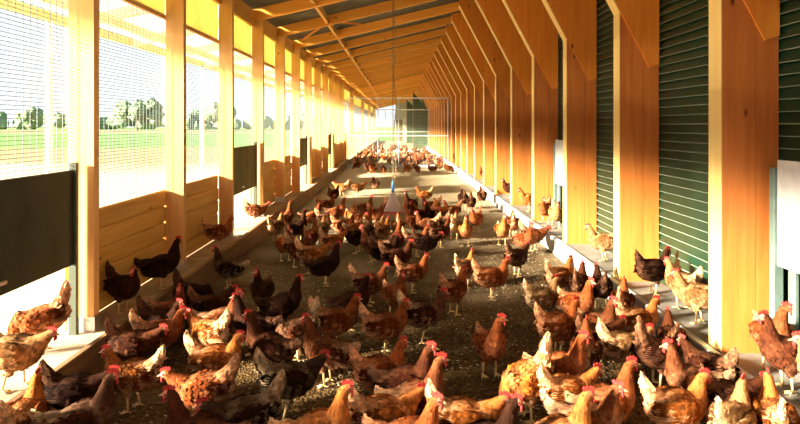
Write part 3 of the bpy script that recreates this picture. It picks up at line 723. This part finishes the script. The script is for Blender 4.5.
# body centre as seen in the photograph (a point at standing height over the floor or ledge), heading (0 = to the right, 90 = away), pose, plumage, level, label
FLOOR, STEP = 0.0, LEDGE
FLOCK = [
    # ---- left foreground
    (2, 418, 100, 'N', 'L', 0, 'orange hen cut off by the lower left corner below the ledge'),
    (58, 388, 12, 'W', 'B', 0, 'black-brown hen stretching along the ledge board, lower left'),
    (82, 420, 14, 'A', 'E', 0, 'dark hen with cream tail and raised neck, bottom left edge'),
    (132, 372, 181, 'N', 'L', 0, 'large bright orange hen facing left beside the ledge, cream tail'),
    (126, 341, 5, 'W', 'D', 0, 'dark hen half hidden behind the large bright orange hen'),
    (128, 318, 350, 'N', 'B', 0, 'black-brown hen by the foot of the nearest left post'),
    (160, 311, 338, 'AR', 'R', 0, 'rust hen with red face raised, in front of the wooden planks'),
    (174, 330, 14, 'N', 'R', 0, 'rust hen looking right, next to the pale orange rump'),
    (194, 333, 152, 'W', 'L', 0, 'pale orange hen turned left behind the long orange hen'),
    (183, 292, 25, 'K', 'B', 0, 'black hen bent down with upright dark tail beside left ledge'),
    (207, 306, 40, 'W', 'D', 0, 'small dark hen stooping between ledge and red-combed hen'),
    (222, 318, 4, 'A', 'M', 0, 'brown hen with red comb and cream tail, neck raised, left foreground'),
    (252, 322, 175, 'A', 'B', 0, 'black hen with thin raised neck left of the red-faced pair'),
    (216, 356, 4, 'N', 'L', 0, 'long orange hen with white tail tip facing right, left foreground'),
    (203, 388, 186, 'W', 'R', 0, 'rust backed hen in deep shade below the long orange hen'),
    (203, 432, 182, 'A', 'D', 0, 'dark hen whose pale red face pokes up at the bottom edge'),
    (290, 378, 20, 'W', 'F', 0, 'black hen with upright cream tail left of the big brown hen'),
    (243, 421, 205, 'W', 'F', 0, 'black hen with lit cream tail raised right, bottom edge'),
    (228, 266, 188, 'A', 'F', 0, 'black hen with orange tail standing alone by the left ledge'),
    (262, 288, 262, 'A', 'B', 0, 'black hen with tall neck turned to the camera, left of pale-faced hen'),
    (283, 303, 10, 'A', 'B', 0, 'black hen with pale face and raised head, facing right'),
    (298, 328, 200, 'K', 'E', 0, 'dark hen bending down with orange-cream tail lifted'),
    (268, 346, 170, 'A', 'D', 0, 'dark hen with two-lobed red comb beside the upright cream tail'),
    (326, 350, 172, 'A', 'M', 0, 'big brown hen facing left with fanned cream tail, centre left foreground'),
    (336, 319, 12, 'N', 'R', 0, 'rust hen with whitish comb behind the big brown hen'),
    (352, 302, 14, 'A', 'B', 0, 'black hen with orange neck and pale face, centre'),
    (370, 281, 8, 'N', 'M', 0, 'brown and white hen facing right, centre of the picture'),
    (395, 291, 300, 'A', 'R', 0, 'rust hen facing the camera beside the brown and white hen'),
    (413, 270, 20, 'N', 'R', 0, 'rust hen walking right behind the central cream-tailed hen'),
    (386, 324, 18, 'N', 'R', 0, 'rust hen with thin cream tail, yellow feet visible, centre'),
    (424, 313, 10, 'N', 'E', 0, 'dark hen with broad white tail facing right, centre'),
    (454, 289, 48, 'N', 'R', 0, 'orange-rust hen turned away on open litter, right of white-tailed hen'),
    (465, 266, 52, 'N', 'L', 0, 'pale backed hen turned away on open litter behind the orange-rust hen'),
    (492, 276, 12, 'N', 'R', 0, 'rust hen walking right alone on open litter, both legs visible'),
    (490, 343, 285, 'AL', 'R', 0, 'rust hen standing alone on open litter facing the camera'),
    (384, 371, 28, 'N', 'R', 0, 'rust hen with white tail tip behind the bottom centre group'),
    (416, 397, 8, 'A', 'M', 0, 'brown hen with head high and pink comb, bottom centre'),
    (404, 380, 350, 'A', 'D', 0, 'dark hen whose pink comb shows left of the high-headed brown hen'),
    (384, 414, 18, 'W', 'L', 0, 'pale orange hen with cream tail, bottom centre left'),
    (408, 440, 340, 'A', 'R', 0, 'rust hen showing only a pink face at bottom centre'),
    (318, 432, 6, 'A', 'L', 0, 'orange hen with white tail and pink face at bottom edge, left of centre'),
    (462, 423, 2, 'W', 'L', 0, 'orange-backed hen with blunt cream tail at bottom edge, right of centre'),
    (496, 428, 352, 'A', 'B', 0, 'black hen with bright red comb at bottom edge'),
    # ---- right foreground
    (527, 380, 205, 'K', 'L', 0, 'orange hen pecking left with tail up, right of the lone hen'),
    (566, 362, 350, 'A', 'R', 0, 'rust-necked hen looking right in front of the kerb group'),
    (573, 398, 20, 'W', 'L', 0, 'pale orange hen with tall white tail, lower right of centre'),
    (603, 398, 8, 'A', 'R', 0, 'rust hen in profile with pink comb, facing right near bottom'),
    (556, 434, 4, 'A', 'L', 0, 'orange-headed hen at the bottom edge looking right'),
    (590, 428, 330, 'A', 'M', 0, 'brown hen with large red comb at the bottom edge'),
    (549, 297, 24, 'N', 'P', 0, 'cream and orange hen at the left edge of the kerb group'),
    (560, 276, 34, 'N', 'L', 0, 'orange hen with tall cream tail behind the cream and orange hen'),
    (571, 302, 300, 'A', 'R', 0, 'rust hen with red face turned to camera in the kerb group'),
    (581, 284, 62, 'N', 'D', 0, 'dark hen turned away against the pale kerb'),
    (599, 284, 84, 'N', 'B', 0, 'black-brown hen with upright tail close to the pale kerb'),
    (571, 327, 22, 'N', 'R', 0, 'rust hen with white-tipped tail in the middle of the right group'),
    (587, 324, 302, 'A', 'M', 0, 'brown hen with raised head facing the camera, right group'),
    (602, 338, 20, 'W', 'D', 0, 'dark hen with red comb stooping in the right group'),
    (592, 352, 70, 'N', 'M', 0, 'brown hen turned away behind the hen in profile, lower right'),
    (632, 300, 62, 'N', 'R', 0, 'rust hen with orange upright tail behind the white-tailed orange hen'),
    (641, 318, 8, 'N', 'L', 0, 'orange hen with white tail beside the kerb below ledge hens'),
    (620, 346, 12, 'W', 'P', 0, 'pale-breasted hen with pink face low in the right group'),
    (655, 345, 20, 'K', 'D', 0, 'dark hen stooping below the white-tailed orange hen'),
    (674, 340, 75, 'N', 'D', 0, 'dark hen turned away near the foot of the nearest column'),
    (676, 400, 8, 'N', 'L', 0, 'large orange hen with white tail facing right, bottom right'),
    (716, 396, 178, 'A', 'M', 0, 'brown hen facing left, head meeting the large white-tailed hen'),
    (714, 366, 110, 'W', 'D', 0, 'dark brown hen with upright back below the nearest column'),
    (742, 402, 8, 'W', 'D', 0, 'large dark brown hen in shade at the foot of the nearest column'),
    (757, 415, 42, 'N', 'P', 0, 'cream-tailed hen seen from behind, bottom right'),
    (790, 404, 66, 'N', 'L', 0, 'orange-tailed hen seen from behind in the bottom right corner'),
    # ---- middle right, along the kerb
    (517, 256, 42, 'W', 'D', 0, 'dark hen stooping away below the tall rust hen, right of centre'),
    (524, 238, 302, 'A', 'R', 0, 'tall rust hen with red face beside the kerb'),
    (502, 229, 275, 'A', 'L', 0, 'slim orange hen facing the camera left of the tall rust hen'),
    (513, 222, 80, 'N', 'R', 0, 'rust hen turned away between slim orange hen and kerb'),
    (550, 234, 350, 'W', 'M', 0, 'brown hen with head down right against the kerb'),
    (482, 195, 92, 'N', 'D', 0, 'brown hen seen from behind close to the far kerb'),
    (463, 198, 95, 'N', 'B', 0, 'left one of a pair of dark hens beyond the drinker crowd'),
    (471, 201, 84, 'N', 'D', 0, 'right one of a pair of dark hens beyond the drinker crowd'),
    (424, 194, 184, 'N', 'L', 0, 'orange hen with dark raised tail walking left beyond the drinker'),
    (375, 184, 110, 'N', 'M', 0, 'lone brown hen on pale litter left of the blue valve'),
    (355, 187, 10, 'W', 'L', 0, 'right one of two orange hens feeding on pale far litter'),
    (344, 187, 170, 'W', 'L', 0, 'left one of two orange hens feeding on pale far litter'),
    (334, 193, 60, 'N', 'D', 0, 'dark hen by the left ledge beyond the drinker crowd'),
    (326, 205, 30, 'N', 'R', 0, 'rust hen by the left ledge in front of the far dark hen'),
    # ---- two pairs right of the drinker crowd
    (453, 224, 75, 'N', 'P', 0, 'pale hen turned away at the right end of the drinker crowd'),
    (465, 230, 268, 'A', 'L', 0, 'orange hen facing the camera with two legs apart, right of the drinker crowd'),
    (476, 218, 240, 'N', 'R', 0, 'rust hen just behind the orange camera-facing hen'),
    (452, 209, 200, 'N', 'R', 0, 'rust hen at the far right corner of the drinker crowd'),
    # ---- left flank of the drinker crowd, by the ledge
    (276, 226, 70, 'N', 'P', 0, 'cream-tailed hen at the far left of the drinker crowd by the ledge'),
    (287, 217, 80, 'A', 'R', 0, 'rust hen close to the ledge behind the cream-tailed hen'),
    (299, 226, 60, 'A', 'B', 0, 'black hen upright between rust hens at the crowd\'s left'),
    (285, 243, 300, 'A', 'R', 0, 'rust hen with raised head at the front left of the crowd'),
    (298, 248, 330, 'N', 'M', 0, 'brown hen beside the front left rust hen of the crowd'),
    (312, 253, 8, 'W', 'L', 0, 'orange hen stretching right at the crowd\'s front left'),
    (326, 264, 22, 'A', 'B', 0, 'large dark hen with orange head at the front of the crowd'),
    (311, 236, 75, 'N', 'R', 0, 'rust hen turned away in the left part of the crowd'),
    (322, 229, 85, 'N', 'P', 0, 'pale hen seen from behind in the left part of the crowd'),
    (332, 241, 40, 'W', 'L', 0, 'light orange hen stooping beside bare litter patch'),
    (312, 216, 20, 'A', 'R', 0, 'rust hen with head up at the crowd\'s back left'),
    # ---- front of the drinker crowd
    (372, 244, 160, 'A', 'M', 0, 'brown hen facing left right of the bare litter patch'),
    (385, 251, 20, 'N', 'B', 0, 'black hen at the crowd\'s front right of the bare patch'),
    (397, 256, 8, 'N', 'D', 0, 'dark hen with pale face at the crowd\'s front centre'),
    (400, 240, 70, 'A', 'R', 0, 'rust hen with orange neck just in front of the drinker'),
    (413, 238, 20, 'N', 'M', 0, 'brown hen reaching right in front of the drinker'),
    (426, 241, 10, 'W', 'B', 0, 'black hen in shade at the crowd\'s front right'),
    (440, 231, 30, 'N', 'D', 0, 'dark hen at the crowd\'s right side'),
    (357, 236, 195, 'W', 'B', 0, 'black hen left of the brown left-facing crowd hen'),
    (345, 226, 350, 'N', 'R', 0, 'rust and white hen behind the bare litter patch'),
]
CROWD = [(338, 212, 0, 'A', 'R', "rust hen at the back left of the drinker crowd"), (350, 213, 300, 'A', 'L', "light orange hen facing the camera at the crowd's back left"), (362, 217, 10, 'N', 'R', "rust hen left of the drinker looking right at it"), (370, 228, 40, 'N', 'P', "pale hen left of the drinker with its back turned"), (362, 227, 350, 'A', 'L', "light orange hen drinking at the left of the bell"), (376, 213, 320, 'N', 'R', "rust hen behind the drinker's left side"), (381, 230, 60, 'N', 'L', "light orange hen close in front of the drinker's left side"),
         (406, 213, 200, 'A', 'D', "dark brown hen right behind the drinker, looking left"), (414, 222, 160, 'A', 'R', "rust hen with raised head right of the drinker"), (421, 213, 180, 'N', 'R', "rust hen at the crowd's back right looking left"), (427, 224, 170, 'N', 'M', "mid brown hen right of the drinker facing it"), (434, 216, 190, 'A', 'B', "black hen with raised head at the crowd's back right"), (443, 221, 120, 'N', 'D', "dark brown hen turned away at the crowd's right"), (410, 203, 230, 'A', 'D', "dark brown hen beyond the drinker near its right side"), (398, 226, 90, 'N', 'L', "light orange hen turned away right in front of the drinker"),
         (388, 207, 290, 'N', 'R', "rust hen directly behind the hanging drinker"), (366, 206, 330, 'A', 'R', "rust hen beyond the drinker to its left, head raised"), (431, 206, 200, 'N', 'R', "rust hen at the far right behind the drinker crowd"), (441, 211, 210, 'A', 'L', "light orange hen with raised head at the crowd's far right"), (328, 218, 10, 'N', 'M', "mid brown hen near the ledge at the crowd's back left")]
# on the ledges: world x, y in metres
ON_LEDGE = [
    (-2.03, 2.97, 4, 'W', 'P', 'pale orange hen with dark wing walking right on the sunlit ledge'),
    (-2.20, 3.45, 205, 'K', 'R', 'rust hen bending down in the bright opening under the dark shutter'),
    (-2.05, 4.18, 335, 'NR', 'B', 'round black hen on the ledge against the planks, red face'),
    (-2.02, 4.80, 28, 'A', 'B', 'black hen standing tall on the ledge next to the second post'),
    (-2.03, 6.35, 32, 'N', 'R', 'orange-brown hen on the ledge between second and third left posts'),
    (-2.02, 7.95, 8, 'W', 'M', 'brown hen stepping in through the second bright pop hole'),
    (2.12, 4.64, 20, 'N', 'B', 'dark brown hen on the right ledge beside the second column'),
    (2.17, 4.28, 110, 'N', 'P', 'pale-bellied hen in the middle of the ledge between nearest columns'),
    (2.12, 3.96, 150, 'N', 'P', 'pale hen on the ledge just left of the nearest column'),
    (2.12, 5.78, 160, 'N', 'P', 'whitish hen on the ledge between second and third columns'),
    (2.14, 7.60, 265, 'N', 'P', 'cream hen with dark head on the ledge beyond the third column'),
    (2.11, 8.02, 235, 'NL', 'R', 'brown hen with dark head beside the cream ledge hen'),
    (2.11, 9.05, 195, 'N', 'L', 'orange hen with dark raised tail on the ledge beyond the fourth column'),
    (2.14, 10.7, 200, 'N', 'D', 'dark-tailed hen on the ledge beyond the fifth column'),
    (2.12, 13.8, 120, 'N', 'M', 'brown hen on the far ledge beyond the seventh column'),
    (2.05, 2.96, 186, 'A', 'D', 'dark hen with pink face on the ledge edge below the white shutter'),
    (2.10, 2.68, 160, 'N', 'P', 'pale hen on the ledge cut off by the right picture edge'),
    (2.15, 3.22, 262, 'AL', 'M', 'orange-headed dark hen on the ledge right of the nearest column'),
    (2.13, 20.2, 150, 'N', 'D', 'far dark hen on the right ledge near the wire partition'),
]
ledge_spots = []
for x, y, h, p, t, lab in ON_LEDGE: put_hen(x, y, STEP, h, p, t, lab, 'hens on the ledges')

items = []
for px, py, h, p, t, z, lab in FLOCK:
    x, y = ray_at(px, py, .215); items.append([x, y, h, p, t, lab, 'hens scattered over the litter'])
for px, py, h, p, t, lab in CROWD:
    x, y = ray_at(px, py, .215); items.append([x, y, h, p, t, lab, 'hens crowding around the drinker'])
far_rnd = random.Random(23)
n_front = len(items)
def scatter(n, y0, y1, lab, grp):
    k = 0; tries = 0
    while k < n and tries < 4000:
        tries += 1
        x, y = far_rnd.uniform(-1.7, 1.75), far_rnd.uniform(y0, y1)
        if any(abs(q[0] - x) < .30 and abs(q[1] - y) < .34 for q in items): continue
        items.append([x, y, far_rnd.uniform(0, 360), far_rnd.choice(['N', 'N', 'A', 'W', 'K', 'NL', 'NR']), far_rnd.choice('RRRLLMMDP'), lab, grp]); k += 1
scatter(13, 17.6, 20.3, 'small hen on far pale litter in front of the wire partition', 'hens in front of the partition')
ORD = ['leftmost', 'second', 'third', 'fourth', 'fifth', 'sixth', 'seventh', 'eighth', 'ninth', 'tenth', 'eleventh', 'twelfth', 'rightmost']
row = sorted(items[n_front:], key=lambda q: q[0] / q[1])
for k, q in enumerate(row): q[5] = ORD[k] + (' from left' if 0 < k < 12 else '') + ' of the small hens loose in front of the wire partition'
scatter(62, 21.1, 26.5, 'hen in the dense crowd right behind the wire partition', 'hens behind the wire partition')
scatter(34, 26.5, 38, 'tiny hen far along the aisle beyond the dense crowd', 'hens far along the aisle')

# settle bodies so that no two hens share the same spot
def circles(q):
    a = R(q[2]); c, s = math.cos(a), math.sin(a)
    return [(q[0] + c * o, q[1] + s * o, r) for o, r in ((-.14, .045), (-.075, .078), (.02, .086), (.09, .068), (.14, .038))]
for it in range(120):
    moved = False
    for i in range(n_front):
        for j in range(i):
            A, B = items[i], items[j]
            if abs(A[0] - B[0]) > .5 or abs(A[1] - B[1]) > .5: continue
            best = 0; vec = None
            for ax, ay, ar in circles(A):
                for bx, by, br in circles(B):
                    dx, dy = ax - bx, ay - by; d = math.hypot(dx, dy) + 1e-6
                    if ar + br - d > best: best = ar + br - d; vec = (dx / d, dy / d)
            if vec:
                k = best * .5; A[0] += vec[0] * k; A[1] += vec[1] * k; B[0] -= vec[0] * k; B[1] -= vec[1] * k; moved = True
    for q in items[:n_front]:
        for cx, cy, r in circles(q):                             # room for the drinker
            dx, dy = cx + .08, cy - 8.9; d = math.hypot(dx, dy) + 1e-6
            if d < .18 + r: q[0] += dx / d * (.18 + r - d); q[1] += dy / d * (.18 + r - d)
        ext = .09 + .10 * abs(math.cos(R(q[2])))
        q[0] = max(-1.88 + ext, min(1.91 - ext, q[0]))
    if not moved: break
for i, (x, y, h, p, t, lab, grp) in enumerate(items):
    put_hen(x, y, 0.004, h, p, t, lab, grp, 2 if y < 7.5 else 1)
